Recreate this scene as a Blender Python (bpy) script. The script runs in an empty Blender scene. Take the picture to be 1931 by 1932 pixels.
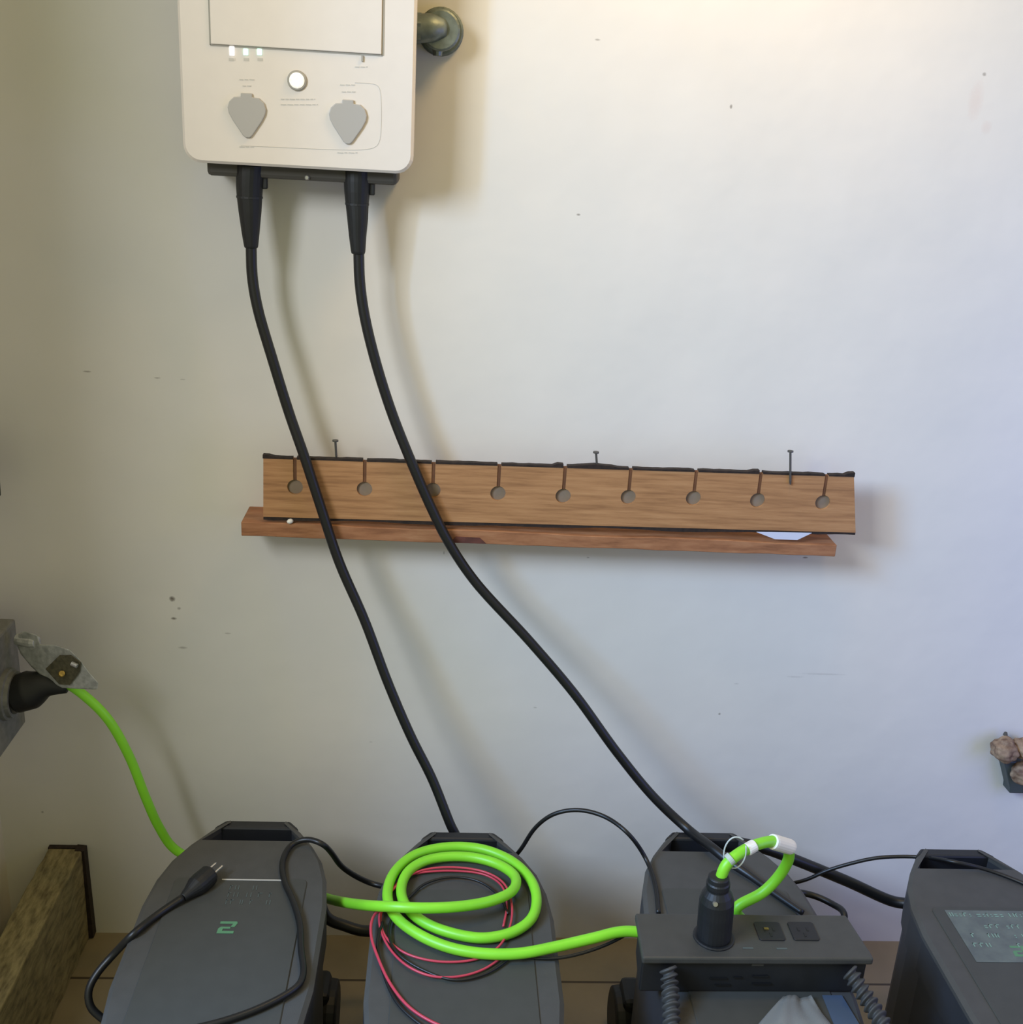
import bpy, bmesh, math, random
import numpy as np
from mathutils import Vector, Matrix
random.seed(7)
S = bpy.context.scene
COL = S.collection

# ---------------------------------------------------------------- camera
CP = np.array([.4066, -1.9068, 1.6239])
YAW, PITCH, ROLL, FPX = -.0686, .3382, .0584, 2094.4
def _basis():
    cy, sy, cp, sp = math.cos(YAW), math.sin(YAW), math.cos(PITCH), math.sin(PITCH)
    f = np.array([-sy*cp, cy*cp, -sp]); r = np.array([cy, sy, 0.]); u = np.cross(r, f)
    cr, sr = math.cos(ROLL), math.sin(ROLL)
    return cr*r+sr*u, -sr*r+cr*u, f
RR, UU, FF = _basis()
cam = bpy.data.cameras.new('camera'); cam_o = bpy.data.objects.new('camera', cam); COL.objects.link(cam_o)
cam.sensor_width = 36; cam.sensor_fit = 'HORIZONTAL'; cam.lens = 36*FPX/1931; cam.clip_start = .05
m = Matrix.Identity(4)
for i in range(3):
    m[i][0] = RR[i]; m[i][1] = UU[i]; m[i][2] = -FF[i]; m[i][3] = CP[i]
cam_o.matrix_world = m
S.camera = cam_o

# ---------------------------------------------------------------- world, lights, exposure
S.view_settings.view_transform = 'Standard'; S.view_settings.look = 'None'
S.view_settings.exposure = 0.0; S.view_settings.gamma = 1; S.view_settings.use_curve_mapping = False
W = bpy.data.worlds.new('room_light'); S.world = W; W.use_nodes = True
bg = W.node_tree.nodes['Background']; bg.inputs[0].default_value = (1.0, .985, .58, 1); bg.inputs[1].default_value = .43
def area(name, loc, target, size, size_y, power, col):
    l = bpy.data.lights.new(name, 'AREA'); l.shape = 'RECTANGLE'; l.size = size; l.size_y = size_y
    l.energy = power; l.color = col
    o = bpy.data.objects.new(name, l); COL.objects.link(o); o.location = loc
    o.rotation_euler = (Vector(target)-Vector(loc)).to_track_quat('-Z', 'Y').to_euler()
    return o
area('window_light', (-1.05, -2.1, 2.45), (.6, 0, 1.65), .75, .8, 43, (.90, .945, 1.0))
area('skylight', (-1.3, -1.5, 2.2), (.6, 0, 1.5), .6, .8, 88, (.28, .54, 1.0))
area('ceiling_lamp', (.85, -.42, 2.38), (.85, 0, 1.4), .3, .3, 6.0, (1.0, .66, .28))
area('blue_fill', (2.3, -1.0, 1.0), (1.5, 0, .8), .8, 1.2, 9, (.12, .2, 1.0))  # added blue fill, low on the right

# ---------------------------------------------------------------- pixel helpers: a point of the photo on a plane of the room
def at(px, py, y=None, z=None, x=None):
    d = FF + RR*(px-965.5)/FPX - UU*(py-966)/FPX
    ax, v = (1, y) if y is not None else ((2, z) if z is not None else (0, x))
    return Vector(CP + d*(v-CP[ax])/d[ax])

# ---------------------------------------------------------------- materials
def mat(name, col, rough=.6, metal=0., noise=0., nscale=40., bump=0., bscale=200., stretch=None, col2=None, spec=.5, emit=None, estr=0, alpha=None, trans=0):
    M = bpy.data.materials.new(name); M.use_nodes = True
    nt = M.node_tree; b = nt.nodes['Principled BSDF']
    b.inputs['Roughness'].default_value = rough; b.inputs['Metallic'].default_value = metal
    b.inputs['Specular IOR Level'].default_value = spec
    b.inputs['Base Color'].default_value = (*col, 1)
    if trans: b.inputs['Transmission Weight'].default_value = trans
    if alpha is not None: b.inputs['Alpha'].default_value = alpha
    if emit: b.inputs['Emission Color'].default_value = (*emit, 1); b.inputs['Emission Strength'].default_value = estr
    tc = nt.nodes.new('ShaderNodeTexCoord'); mp = nt.nodes.new('ShaderNodeMapping')
    nt.links.new(tc.outputs['Object'], mp.inputs['Vector'])
    if stretch: mp.inputs['Scale'].default_value = stretch
    if noise or col2:
        n = nt.nodes.new('ShaderNodeTexNoise'); n.inputs['Scale'].default_value = nscale; n.inputs['Detail'].default_value = 6
        nt.links.new(mp.outputs[0], n.inputs['Vector'])
        r = nt.nodes.new('ShaderNodeValToRGB'); r.color_ramp.elements[0].position = .35; r.color_ramp.elements[1].position = .65
        c2 = col2 if col2 else tuple(min(1, c*(1+noise)) for c in col)
        c1 = col if col2 else tuple(c*(1-noise) for c in col)
        r.color_ramp.elements[0].color = (*c1, 1); r.color_ramp.elements[1].color = (*c2, 1)
        nt.links.new(n.outputs['Fac'], r.inputs[0]); nt.links.new(r.outputs[0], b.inputs['Base Color'])
    if bump:
        n2 = nt.nodes.new('ShaderNodeTexNoise'); n2.inputs['Scale'].default_value = bscale; n2.inputs['Detail'].default_value = 4
        nt.links.new(mp.outputs[0], n2.inputs['Vector'])
        bp = nt.nodes.new('ShaderNodeBump'); bp.inputs['Strength'].default_value = bump; bp.inputs['Distance'].default_value = .002
        nt.links.new(n2.outputs['Fac'], bp.inputs['Height']); nt.links.new(bp.outputs[0], b.inputs['Normal'])
    return M
def srgb(r, g, b):
    return tuple((c/255/12.92 if c/255 <= .04045 else ((c/255+.055)/1.055)**2.4) for c in (r, g, b))

M_black = mat('black_rubber', srgb(19, 19, 20), .42, noise=.1)
M_black_matte = mat('black_plastic', srgb(20, 21, 22), .55, noise=.1)
M_handle = mat('handle_black', srgb(30, 31, 34), .5, noise=.08)
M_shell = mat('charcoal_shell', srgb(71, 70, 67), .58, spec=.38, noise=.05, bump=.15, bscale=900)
M_shell_shaded = mat('charcoal_shaded_side', srgb(48, 50, 54), .5, noise=.05)  # darker copy of the shell, shade of the sides put into the colour
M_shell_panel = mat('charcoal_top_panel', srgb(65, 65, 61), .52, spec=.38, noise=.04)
M_green = mat('lime_cable', srgb(132, 212, 46), .42, noise=.06, nscale=15)
M_red = mat('red_wire', srgb(190, 60, 78), .4)
M_white = mat('panel_white', srgb(224, 215, 205), .38, noise=.01)
M_groove = mat('panel_groove', srgb(158, 153, 142), .6)
M_print_glint = mat('panel_print_and_glint', srgb(196, 191, 182), .6)
M_cover = mat('socket_cover_grey', srgb(172, 168, 162), .5)
M_backdark = mat('panel_back_dark', srgb(70, 67, 62), .6)
M_led_w = mat('led_white', (1, 1, 1), .3, emit=(1, .97, 1), estr=1.3)
M_led_g = mat('led_green', (.4, .9, .7), .3, emit=(.62, 1, .84), estr=1.1)
M_button = mat('button_glow', (.95, .93, .85), .2, metal=.3, emit=(1, .95, .8), estr=.5, noise=.2, nscale=300)
M_galv = mat('galvanised_metal', srgb(118, 126, 120), .45, metal=.55, noise=.2, nscale=60, bump=.3, bscale=90)
M_castgrey = mat('cast_grey', srgb(118, 118, 114), .55, metal=.25, noise=.15, nscale=70, bump=.3, bscale=120)
M_lid = mat('cast_lid', srgb(172, 174, 172), .45, metal=.4, noise=.22, nscale=90, bump=.5, bscale=110)
M_brass = mat('brass', srgb(150, 130, 70), .4, metal=.6, noise=.3, nscale=200)
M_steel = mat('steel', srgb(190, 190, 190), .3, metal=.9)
M_nail = mat('nail_steel', srgb(95, 92, 88), .45, metal=.6)
M_brown = mat('brown_knob', srgb(100, 74, 58), .7, col2=srgb(156, 132, 108), nscale=70, bump=.6, bscale=90)
M_edge = mat('bark_edge_and_shade', srgb(38, 26, 20), .8, noise=.4, nscale=120)  # bark edge colour, reused for the shade line below the rack board
M_paper = mat('white_paper', srgb(205, 208, 226), .7)
M_tape = mat('white_tape', srgb(232, 230, 222), .5)
M_tie = mat('clear_tie', srgb(205, 210, 205), .3, alpha=.75)
M_decal = mat('pale_print', srgb(124, 152, 136), .5)
M_decal_dim = mat('dim_print', srgb(76, 85, 82), .5)
M_decal_g = mat('green_print', srgb(84, 130, 92), .5)
M_sticker = mat('sticker_sheet', srgb(84, 90, 88), .5, col2=srgb(98, 106, 100), nscale=40)
M_hub = mat('hub_plastic', srgb(62, 61, 57), .5, noise=.06, bump=.1, bscale=700)
M_hose = mat('hose_grey', srgb(62, 62, 61), .6)
M_hubdark = mat('hub_dark', srgb(25, 26, 28), .5, noise=.1)
M_film = mat('clear_film', srgb(150, 152, 150), .3, spec=.6, alpha=.45)
M_bluefilm = mat('blue_strip', srgb(70, 84, 104), .4)

M_groovewood = mat('slot_wood', srgb(104, 68, 44), .8, noise=.2)
M_holefloor = mat('hole_floor_wood', srgb(130, 113, 95), .8, noise=.1)
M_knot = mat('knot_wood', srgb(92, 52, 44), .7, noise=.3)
def wood_mat(name, c1, c2, c3, axis_scale, rough=.6):
    M = bpy.data.materials.new(name); M.use_nodes = True; nt = M.node_tree; b = nt.nodes['Principled BSDF']
    b.inputs['Roughness'].default_value = rough
    tc = nt.nodes.new('ShaderNodeTexCoord'); mp = nt.nodes.new('ShaderNodeMapping'); mp.inputs['Scale'].default_value = axis_scale
    nt.links.new(tc.outputs['Object'], mp.inputs['Vector'])
    n = nt.nodes.new('ShaderNodeTexNoise'); n.inputs['Scale'].default_value = 1; n.inputs['Detail'].default_value = 8; n.inputs['Roughness'].default_value = .62
    nt.links.new(mp.outputs[0], n.inputs['Vector'])
    r = nt.nodes.new('ShaderNodeValToRGB'); e = r.color_ramp.elements
    e[0].position = .3; e[0].color = (*c1, 1); e[1].position = .72; e[1].color = (*c3, 1)
    k = e.new(.5); k.color = (*c2, 1)
    nt.links.new(n.outputs['Fac'], r.inputs[0]); nt.links.new(r.outputs[0], b.inputs['Base Color'])
    bp = nt.nodes.new('ShaderNodeBump'); bp.inputs['Strength'].default_value = .4; bp.inputs['Distance'].default_value = .001
    nt.links.new(n.outputs['Fac'], bp.inputs['Height']); nt.links.new(bp.outputs[0], b.inputs['Normal'])
    return M
M_wood = wood_mat('slotted_board_wood', srgb(140, 98, 62), srgb(168, 122, 80), srgb(184, 138, 94), (9, 60, 150))
M_wood2 = wood_mat('ledge_wood', srgb(122, 78, 50), srgb(154, 104, 70), srgb(172, 124, 88), (14, 60, 90))
M_timber = wood_mat('weathered_timber', srgb(84, 76, 54), srgb(128, 118, 86), srgb(156, 146, 108), (95, 26, 80), .85)

def wall_material():
    M = bpy.data.materials.new('cream_painted_wall'); M.use_nodes = True; nt = M.node_tree; b = nt.nodes['Principled BSDF']
    b.inputs['Roughness'].default_value = .55; b.inputs['Specular IOR Level'].default_value = .25
    tc = nt.nodes.new('ShaderNodeTexCoord')
    n = nt.nodes.new('ShaderNodeTexNoise'); n.inputs['Scale'].default_value = 5; n.inputs['Detail'].default_value = 4
    nt.links.new(tc.outputs['Object'], n.inputs['Vector'])
    r = nt.nodes.new('ShaderNodeValToRGB'); r.color_ramp.elements[0].position = .3; r.color_ramp.elements[1].position = .7
    r.color_ramp.elements[0].color = (*srgb(216, 213, 206), 1); r.color_ramp.elements[1].color = (*srgb(222, 218, 210), 1)
    nt.links.new(n.outputs['Fac'], r.inputs[0])
    last = r.outputs[0]
    # chips and scuffs of their own shape: (px, py, half width m, half height m, strength, colour)
    dk = srgb(92, 82, 70); pk = srgb(206, 178, 166)
    marks = [(165, 701, .008, .0018, .55, dk), (297, 713, .006, .0016, .5, dk), (345, 716, .005, .0014, .35, dk), (325, 1130, .006, .006, .9, dk),
             (338, 1148, .004, .003, .5, dk), (328, 1167, .006, .003, .8, dk), (345, 1222, .009, .003, .4, dk), (430, 1195, .007, .002, .35, dk),
             (1380, 201, .0026, .004, .7, dk), (1128, 75, .005, .0018, .45, dk), (1092, 405, .004, .002, .6, dk), (1858, 140, .004, .0034, .55, dk),
             (1358, 1347, .003, .003, .6, dk), (80, 1532, .003, .003, .5, dk), (838, 1043, .0015, .004, .5, dk), (1110, 1052, .003, .0015, .5, dk),
             (1520, 1052, .006, .002, .7, dk), (1842, 190, .014, .035, .22, pk), (1862, 240, .01, .012, .2, pk), (1555, 1272, .05, .0022, .18, dk),
             (1500, 1277, .02, .002, .18, dk), (1390, 1290, .006, .0015, .2, dk), (1010, 1335, .004, .002, .3, dk), (700, 1400, .004, .002, .2, dk)]
    sep = nt.nodes.new('ShaderNodeSeparateXYZ')
    dn = nt.nodes.new('ShaderNodeTexNoise'); dn.inputs['Scale'].default_value = 220
    nt.links.new(tc.outputs['Object'], dn.inputs['Vector'])
    nt.links.new(tc.outputs['Object'], sep.inputs[0])
    def mth(op, a, bb, clamp=False):
        k = nt.nodes.new('ShaderNodeMath'); k.operation = op; k.use_clamp = clamp
        for i, v in enumerate((a, bb)):
            if v is None: continue
            if isinstance(v, (int, float)): k.inputs[i].default_value = v
            else: nt.links.new(v, k.inputs[i])
        return k.outputs[0]
    for px, py, hw, hh, st, c in marks:
        p = at(px, py, y=0)
        dx = mth('DIVIDE', mth('SUBTRACT', sep.outputs[0], p.x), hw)
        dz = mth('DIVIDE', mth('SUBTRACT', sep.outputs[2], p.z), hh)
        d2 = mth('ADD', mth('MULTIPLY', dx, dx), mth('MULTIPLY', dz, dz))
        d2 = mth('ADD', d2, mth('MULTIPLY', dn.outputs['Fac'], .9))
        f = mth('MULTIPLY', mth('SUBTRACT', 1.5, d2, True), st)
        mx = nt.nodes.new('ShaderNodeMix'); mx.data_type = 'RGBA'
        nt.links.new(f, mx.inputs[0]); nt.links.new(last, mx.inputs[6]); mx.inputs[7].default_value = (*c, 1)
        last = mx.outputs[2]
    nt.links.new(last, b.inputs['Base Color'])
    n2 = nt.nodes.new('ShaderNodeTexNoise'); n2.inputs['Scale'].default_value = 9; n2.inputs['Detail'].default_value = 3
    nt.links.new(tc.outputs['Object'], n2.inputs['Vector'])
    bp = nt.nodes.new('ShaderNodeBump'); bp.inputs['Strength'].default_value = .25; bp.inputs['Distance'].default_value = .01
    nt.links.new(n2.outputs['Fac'], bp.inputs['Height']); nt.links.new(bp.outputs[0], b.inputs['Normal'])
    return M
M_wall = wall_material()

def floor_material():
    M = bpy.data.materials.new('brown_tile_floor'); M.use_nodes = True; nt = M.node_tree; b = nt.nodes['Principled BSDF']
    b.inputs['Roughness'].default_value = .5
    tc = nt.nodes.new('ShaderNodeTexCoord'); mp = nt.nodes.new('ShaderNodeMapping')
    mp.inputs['Location'].default_value = (.1, .128, 0)
    nt.links.new(tc.outputs['Object'], mp.inputs['Vector'])
    br = nt.nodes.new('ShaderNodeTexBrick'); br.offset = 0; br.inputs['Scale'].default_value = 1
    br.inputs['Brick Width'].default_value = 4.0; br.inputs['Row Height'].default_value = .45; br.inputs['Mortar Size'].default_value = .003
    br.inputs['Color1'].default_value = (*srgb(158, 144, 118), 1); br.inputs['Color2'].default_value = (*srgb(150, 138, 114), 1); br.inputs['Mortar'].default_value = (*srgb(80, 70, 56), 1)
    nt.links.new(mp.outputs[0], br.inputs['Vector'])
    n = nt.nodes.new('ShaderNodeTexNoise'); n.inputs['Scale'].default_value = 9; n.inputs['Detail'].default_value = 7
    nt.links.new(tc.outputs['Object'], n.inputs['Vector'])
    mx = nt.nodes.new('ShaderNodeMix'); mx.data_type = 'RGBA'; mx.blend_type = 'MULTIPLY'; mx.inputs[0].default_value = .5
    nt.links.new(br.outputs[0], mx.inputs[6]); nt.links.new(n.outputs['Fac'], mx.inputs[7]); nt.links.new(mx.outputs[2], b.inputs['Base Color'])
    return M
M_floor = floor_material()

# ---------------------------------------------------------------- object helpers
def link(name, verts, faces, material, parent=None, smooth=False, bevel=0, segs=2, sub=0):
    me = bpy.data.meshes.new(name); me.from_pydata([tuple(v) for v in verts], [], faces); me.update()
    bm = bmesh.new(); bm.from_mesh(me); bmesh.ops.recalc_face_normals(bm, faces=bm.faces); bm.to_mesh(me); bm.free()
    if smooth:
        for p in me.polygons: p.use_smooth = True
    me.materials.append(material)
    o = bpy.data.objects.new(name, me); COL.objects.link(o)
    if parent: o.parent = parent
    if bevel:
        b = o.modifiers.new('bevel', 'BEVEL'); b.width = bevel; b.segments = segs; b.limit_method = 'ANGLE'; b.angle_limit = math.radians(40)
    if sub:
        s = o.modifiers.new('sub', 'SUBSURF'); s.levels = sub; s.render_levels = sub
    return o
def tag(o, label, cat, group=None, kind=None):
    o['label'] = label; o['category'] = cat
    if group: o['group'] = group
    if kind: o['kind'] = kind
    return o
def thing(name, loc, label, cat, group=None):
    o = bpy.data.objects.new(name, None); COL.objects.link(o); o.location = loc; o.empty_display_size = .05
    return tag(o, label, cat, group)
class MB:
    def __init__(s): s.v = []; s.f = []
    def add(s, v, f):
        n = len(s.v); s.v += [Vector(a) for a in v]; s.f += [tuple(i+n for i in q) for q in f]; return s
    def box(s, a, b):
        x0, y0, z0 = a; x1, y1, z1 = b
        return s.add([(x0, y0, z0), (x1, y0, z0), (x1, y1, z0), (x0, y1, z0), (x0, y0, z1), (x1, y0, z1), (x1, y1, z1), (x0, y1, z1)],
                     [(0, 3, 2, 1), (4, 5, 6, 7), (0, 1, 5, 4), (1, 2, 6, 5), (2, 3, 7, 6), (3, 0, 4, 7)])
    def prism_z(s, pts, z0, z1):
        n = len(pts)
        return s.add([(x, y, z0) for x, y in pts]+[(x, y, z1) for x, y in pts],
                     [tuple(range(n))[::-1], tuple(range(n, 2*n))]+[(i, (i+1) % n, n+(i+1) % n, n+i) for i in range(n)])
    def prism_y(s, pts, y0, y1):      # pts are (x, z)
        n = len(pts)
        return s.add([(x, y0, z) for x, z in pts]+[(x, y1, z) for x, z in pts],
                     [tuple(range(n)), tuple(range(n, 2*n))[::-1]]+[(i, n+i, n+(i+1) % n, (i+1) % n) for i in range(n)])
    def rings(s, rings, cap=True):
        n = len(rings[0]); v = [p for r in rings for p in r]; f = []
        for k in range(len(rings)-1):
            f += [(k*n+i, k*n+(i+1) % n, (k+1)*n+(i+1) % n, (k+1)*n+i) for i in range(n)]
        if cap: f += [tuple(range(n))[::-1], tuple(range((len(rings)-1)*n, len(rings)*n))]
        return s.add(v, f)
    def lathe(s, p0, p1, prof, n=24):     # prof: (t along axis 0..1, radius)
        p0 = Vector(p0); ax = Vector(p1)-p0; d = ax.normalized()
        a = d.orthogonal().normalized(); b = d.cross(a)
        return s.rings([[p0+ax*t+(a*math.cos(2*math.pi*i/n)+b*math.sin(2*math.pi*i/n))*r for i in range(n)] for t, r in prof])
    def tube(s, pts, rad, step=.006, n=12, frac=None):
        P, Rr = smooth_path(pts, rad, step)
        up = None; rings = []
        for k, p in enumerate(P):
            t = (P[min(k+1, len(P)-1)]-P[max(k-1, 0)]).normalized()
            if up is None: up = t.orthogonal().normalized()
            up = (up-t*up.dot(t)).normalized(); w = t.cross(up)
            rings.append([p+(up*math.cos(2*math.pi*i/n)+w*math.sin(2*math.pi*i/n))*Rr[k] for i in range(n)])
        return s.rings(rings)
    def build(s, name, material, parent=None, **k):
        v = s.v
        if parent is not None:
            off = parent_world(parent); v = [a-off for a in v]
        return link(name, v, s.f, material, parent, **k)
def parent_world(o):
    p = Vector((0, 0, 0))
    while o is not None: p += o.location; o = o.parent
    return p
def smooth_path(pts, rad, step):
    rs = rad if isinstance(rad, (list, tuple)) else [rad]*len(pts)
    P = [Vector(p) for p in pts]; E = [P[0]*2-P[1]]+P+[P[-1]*2-P[-2]]
    out, ro = [], []
    for i in range(len(P)-1):
        a, b, c, d = E[i:i+4]
        # centripetal Catmull-Rom
        t0 = 0; t1 = t0+max(1e-5, (b-a).length**.5); t2 = t1+max(1e-5, (c-b).length**.5); t3 = t2+max(1e-5, (d-c).length**.5)
        m_ = max(2, int((c-b).length/step))
        for j in range(m_):
            t = t1+(t2-t1)*j/m_
            A1 = a*((t1-t)/(t1-t0))+b*((t-t0)/(t1-t0)); A2 = b*((t2-t)/(t2-t1))+c*((t-t1)/(t2-t1)); A3 = c*((t3-t)/(t3-t2))+d*((t-t2)/(t3-t2))
            B1 = A1*((t2-t)/(t2-t0))+A2*((t-t0)/(t2-t0)); B2 = A2*((t3-t)/(t3-t1))+A3*((t-t1)/(t3-t1))
            out.append(B1*((t2-t)/(t2-t1))+B2*((t-t1)/(t2-t1))); ro.append(rs[i]+(rs[i+1]-rs[i])*j/m_)
    out.append(P[-1]); ro.append(rs[-1])
    # light smoothing
    for _ in range(3):
        out = [out[0]]+[(out[i-1]+out[i]*2+out[i+1])/4 for i in range(1, len(out)-1)]+[out[-1]]
    return out, ro
def dup(root, loc, name=None):
    def cp(o, par):
        c = o.copy(); COL.objects.link(c); c.parent = par
        for ch in [k for k in allobs if k.parent == o]: cp(ch, c)
        return c
    allobs = list(COL.objects)
    r = cp(root, None); r.location = loc
    return r
def circle(cx, cz, r, n=24, a0=0, a1=2*math.pi):
    return [(cx+r*math.cos(a0+(a1-a0)*i/n), cz+r*math.sin(a0+(a1-a0)*i/n)) for i in range(n)]
def rrect(x0, z0, x1, z1, r, n=6):
    P = []
    for cx, cz, a in ((x1-r, z1-r, 0), (x0+r, z1-r, 90), (x0+r, z0+r, 180), (x1-r, z0+r, 270)):
        for i in range(n+1):
            t = math.radians(a+90*i/n); P.append((cx+r*math.cos(t), cz+r*math.sin(t)))
    return P

# ---------------------------------------------------------------- the setting
XL = -.435
w = MB().box((XL-.12, 0, -.05), (2.6, .12, 2.7)).build('wall_back', M_wall); w['kind'] = 'structure'
w = MB().box((XL-.12, -.86, -.05), (XL, 0, 2.7)).build('wall_left', M_wall); w['kind'] = 'structure'
w = MB().box((XL-.12, -3.2, -.06), (2.6, 0, 0)).build('floor', M_floor); w['kind'] = 'structure'

# ---------------------------------------------------------------- power stations on the floor
HZ = .416
def outline(scale=1.0, inset=0.0, L=.64):
    half = [(0, .056), (.03, .078), (.07, .104), (.115, .126), (.165, .139), (.23, .146)]
    pts = [(h-inset, -d-inset*.6) for d, h in half]
    pts += [(h-inset, -(L-d)+inset*.6) for d, h in reversed(half)]
    return pts+[(-x, y) for x, y in reversed(pts)]
def make_station(name):
    t = thing(name, (0, 0, 0), 'x', 'power station')
    full = outline()
    mb = MB()
    # lower shell
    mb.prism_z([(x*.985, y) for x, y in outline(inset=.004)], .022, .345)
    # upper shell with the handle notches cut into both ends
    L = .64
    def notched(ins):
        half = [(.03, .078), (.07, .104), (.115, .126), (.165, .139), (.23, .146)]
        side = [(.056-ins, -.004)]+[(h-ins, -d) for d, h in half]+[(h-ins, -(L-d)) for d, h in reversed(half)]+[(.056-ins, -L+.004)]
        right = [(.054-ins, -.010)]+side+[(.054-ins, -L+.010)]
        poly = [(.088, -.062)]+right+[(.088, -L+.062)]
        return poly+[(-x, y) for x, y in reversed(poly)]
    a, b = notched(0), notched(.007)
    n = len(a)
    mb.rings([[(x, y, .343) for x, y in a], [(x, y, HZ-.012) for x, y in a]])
    body = mb.build('body', M_shell_shaded, t)
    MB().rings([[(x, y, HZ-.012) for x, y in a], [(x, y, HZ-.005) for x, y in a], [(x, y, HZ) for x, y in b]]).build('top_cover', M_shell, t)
    for d0, s in ((0, -1), (-L, 1)):
        h = MB()
        h.prism_z([(-.057, d0), (.057, d0), (.075, d0+s*.022), (-.075, d0+s*.022)], HZ-.034, HZ-.002)
        hb = h.build('handle', M_handle, t, bevel=.004)
        MB().prism_z([(-.07, d0+s*.022), (.07, d0+s*.022), (.0885, d0+s*.062), (-.0885, d0+s*.062)], .345, .362).build('handle_recess', M_handle, t)
    # sunk top panel: a raised-rim plate with a narrow step
    pz = HZ
    tp = MB(); prof = rrect(-.108, -.545, .108, -.165, .012)
    tp.prism_z([(x, y) for x, y in prof], pz-.001, pz+.0022)
    tp.build('top_panel', M_shell_panel, t, bevel=.0012, segs=1)
    return t
def add_wheels(t):
    for s in (-1, 1):
        mb = MB(); mb.lathe((s*.118, -.09, .062), (s*.152, -.09, .062), [(0, .050), (.08, .060), (.5, .062), (.92, .060), (1, .050)], 28)
        wv = mb.v; link('wheel', wv, mb.f, M_black_matte, t, smooth=False, bevel=.002)
        mb = MB(); mb.box((min(s*.10, s*.138), -.125, .06), (max(s*.10, s*.138), -.055, .135)); link('wheel_guard', mb.v, mb.f, M_black_matte, t, bevel=.01)
ps = make_station('power_station')
P1 = (.1015, -.191, 0); P2 = (.468, -.214, 0); P3 = (.910, -.202, 0); P4 = (1.362, -.240, 0)
p2 = dup(ps, P2); p4 = dup(ps, P4)
add_wheels(ps); p3 = dup(ps, P3); ps.location = P1
GS = 'charcoal power stations in a row by the wall'
tag(ps, 'charcoal power station with a green emblem on top, next to the wooden timber', 'power station', GS)
tag(p2, 'charcoal power station under the coiled lime green cable', 'power station', GS)
tag(p3, 'charcoal power station carrying the black outlet hub', 'power station', GS)
tag(p4, 'charcoal power station at the right edge with pale green print on top', 'power station', GS)
ps.name = 'power_station'

# printed marks on the tops
def glyphs(x0, x1, y0, y1, z, rows, seed, fill=.7):
    rnd = random.Random(seed); mb = MB(); rh = (y1-y0)/rows
    for r in range(rows):
        x = x0
        while x < x1-.004:
            wd = rnd.uniform(.002, .007)
            if rnd.random() < fill:
                ya = y0+r*rh+rh*.15; yb = y0+r*rh+rh*.75
                k = rnd.random()
                if k < .4: mb.box((x, ya, z), (x+.0016, yb, z+.0004)); mb.box((x, yb-.0016, z), (x+wd, yb, z+.0004))
                elif k < .7: mb.box((x, ya, z), (x+wd, ya+.0016, z+.0004)); mb.box((x, (ya+yb)/2, z), (x+wd, (ya+yb)/2+.0016, z+.0004))
                else: mb.box((x, ya, z), (x+.0016, yb, z+.0004)); mb.box((x+wd, ya, z), (x+wd+.0016, yb, z+.0004))
            x += wd+.004
    return mb
TZ = HZ+.0024
MB().box((.070, -.3635, TZ), (.172, -.3615, TZ+.0012)).build('step_glint', M_print_glint, ps)  # pale bar painted in for the glint along the panel step
o = glyphs(P1[0]-.015, P1[0]+.06, -.425, -.372, TZ, 3, 3, .7).build('printed_text', M_decal_dim, ps)
# emblem: two stacked hooked strokes
c = at(430, 1750, z=TZ)
def emblem(c, s, par):
    mb = MB(); z0, z1 = TZ, TZ+.0005
    pl = lambda pts: mb.prism_z([(c.x+x*s, c.y+y*s) for x, y in pts], z0, z1)
    pl([(-1, 1), (.9, 1), (1, .7), (.75, .1), (.3, .1), (.5, .62), (-1, .62)])
    pl([(-.8, .1), (.3, .1), (.3, -.2), (-.5, -.2), (-.55, -.6), (.8, -.6), (.8, -1), (-1.1, -1), (-1.05, -.2)])
    mb.build('emblem', M_decal_g, par)
emblem(c, .0135, ps)
# fourth station: printed sheet
a = at(1790, 1722, z=TZ); bq = at(1931, 1722, z=TZ); cc = at(1826, 1815, z=TZ)
MB().box((a.x-.004, cc.y, TZ), (1.466, a.y+.006, TZ+.0004)).build('printed_sheet', M_sticker, p4)
mb = glyphs(a.x, 1.46, a.y-.012, a.y+.003, TZ+.0006, 1, 11, .95)
for r in range(3):
    g2 = glyphs(a.x+.008, 1.46, a.y-.040-.022*r, a.y-.025-.022*r, TZ+.0006, 1, 20+r, .5); mb.add(g2.v, g2.f)
mb.build('printed_text', M_decal, p4)
c4 = at(1925, 1795, z=TZ); emblem(c4, .012, p4)

# ---------------------------------------------------------------- wall panel
YF = -.12
def onp(px, py, y=YF): return at(px, py, y=y)
zb = 1.538; W_ = .347; ZT = 2.06
pn = thing('distribution_box', (W_/2, 0, zb), 'white home power panel with two grey socket covers mounted high on the wall', 'electrical box')
mb = MB()
o1 = rrect(0, zb, W_, ZT, .026); o2 = rrect(.004, zb+.004, W_-.004, ZT-.004, .023)
mb.rings([[(x, YF+.030, z) for x, z in o1], [(x, YF+.004, z) for x, z in o1], [(x, YF, z) for x, z in o2]])
mb.build('front_shell', M_white, pn)
bk = onp(400, 318, -.05); bb = onp(575, 338, -.05); br_ = onp(752, 330, -.05)
MB().box((bk.x, -.09, bb.z), (br_.x, 0, ZT-.02)).build('back_box', M_backdark, pn, bevel=.006)
sc = onp(580, 337, -.088); MB().lathe((sc.x, -.088, sc.z+.002), (sc.x, -.094, sc.z+.002), [(0, .004), (.7, .004), (1, .0025)], 14).build('screw', M_steel, pn, smooth=False)
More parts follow.
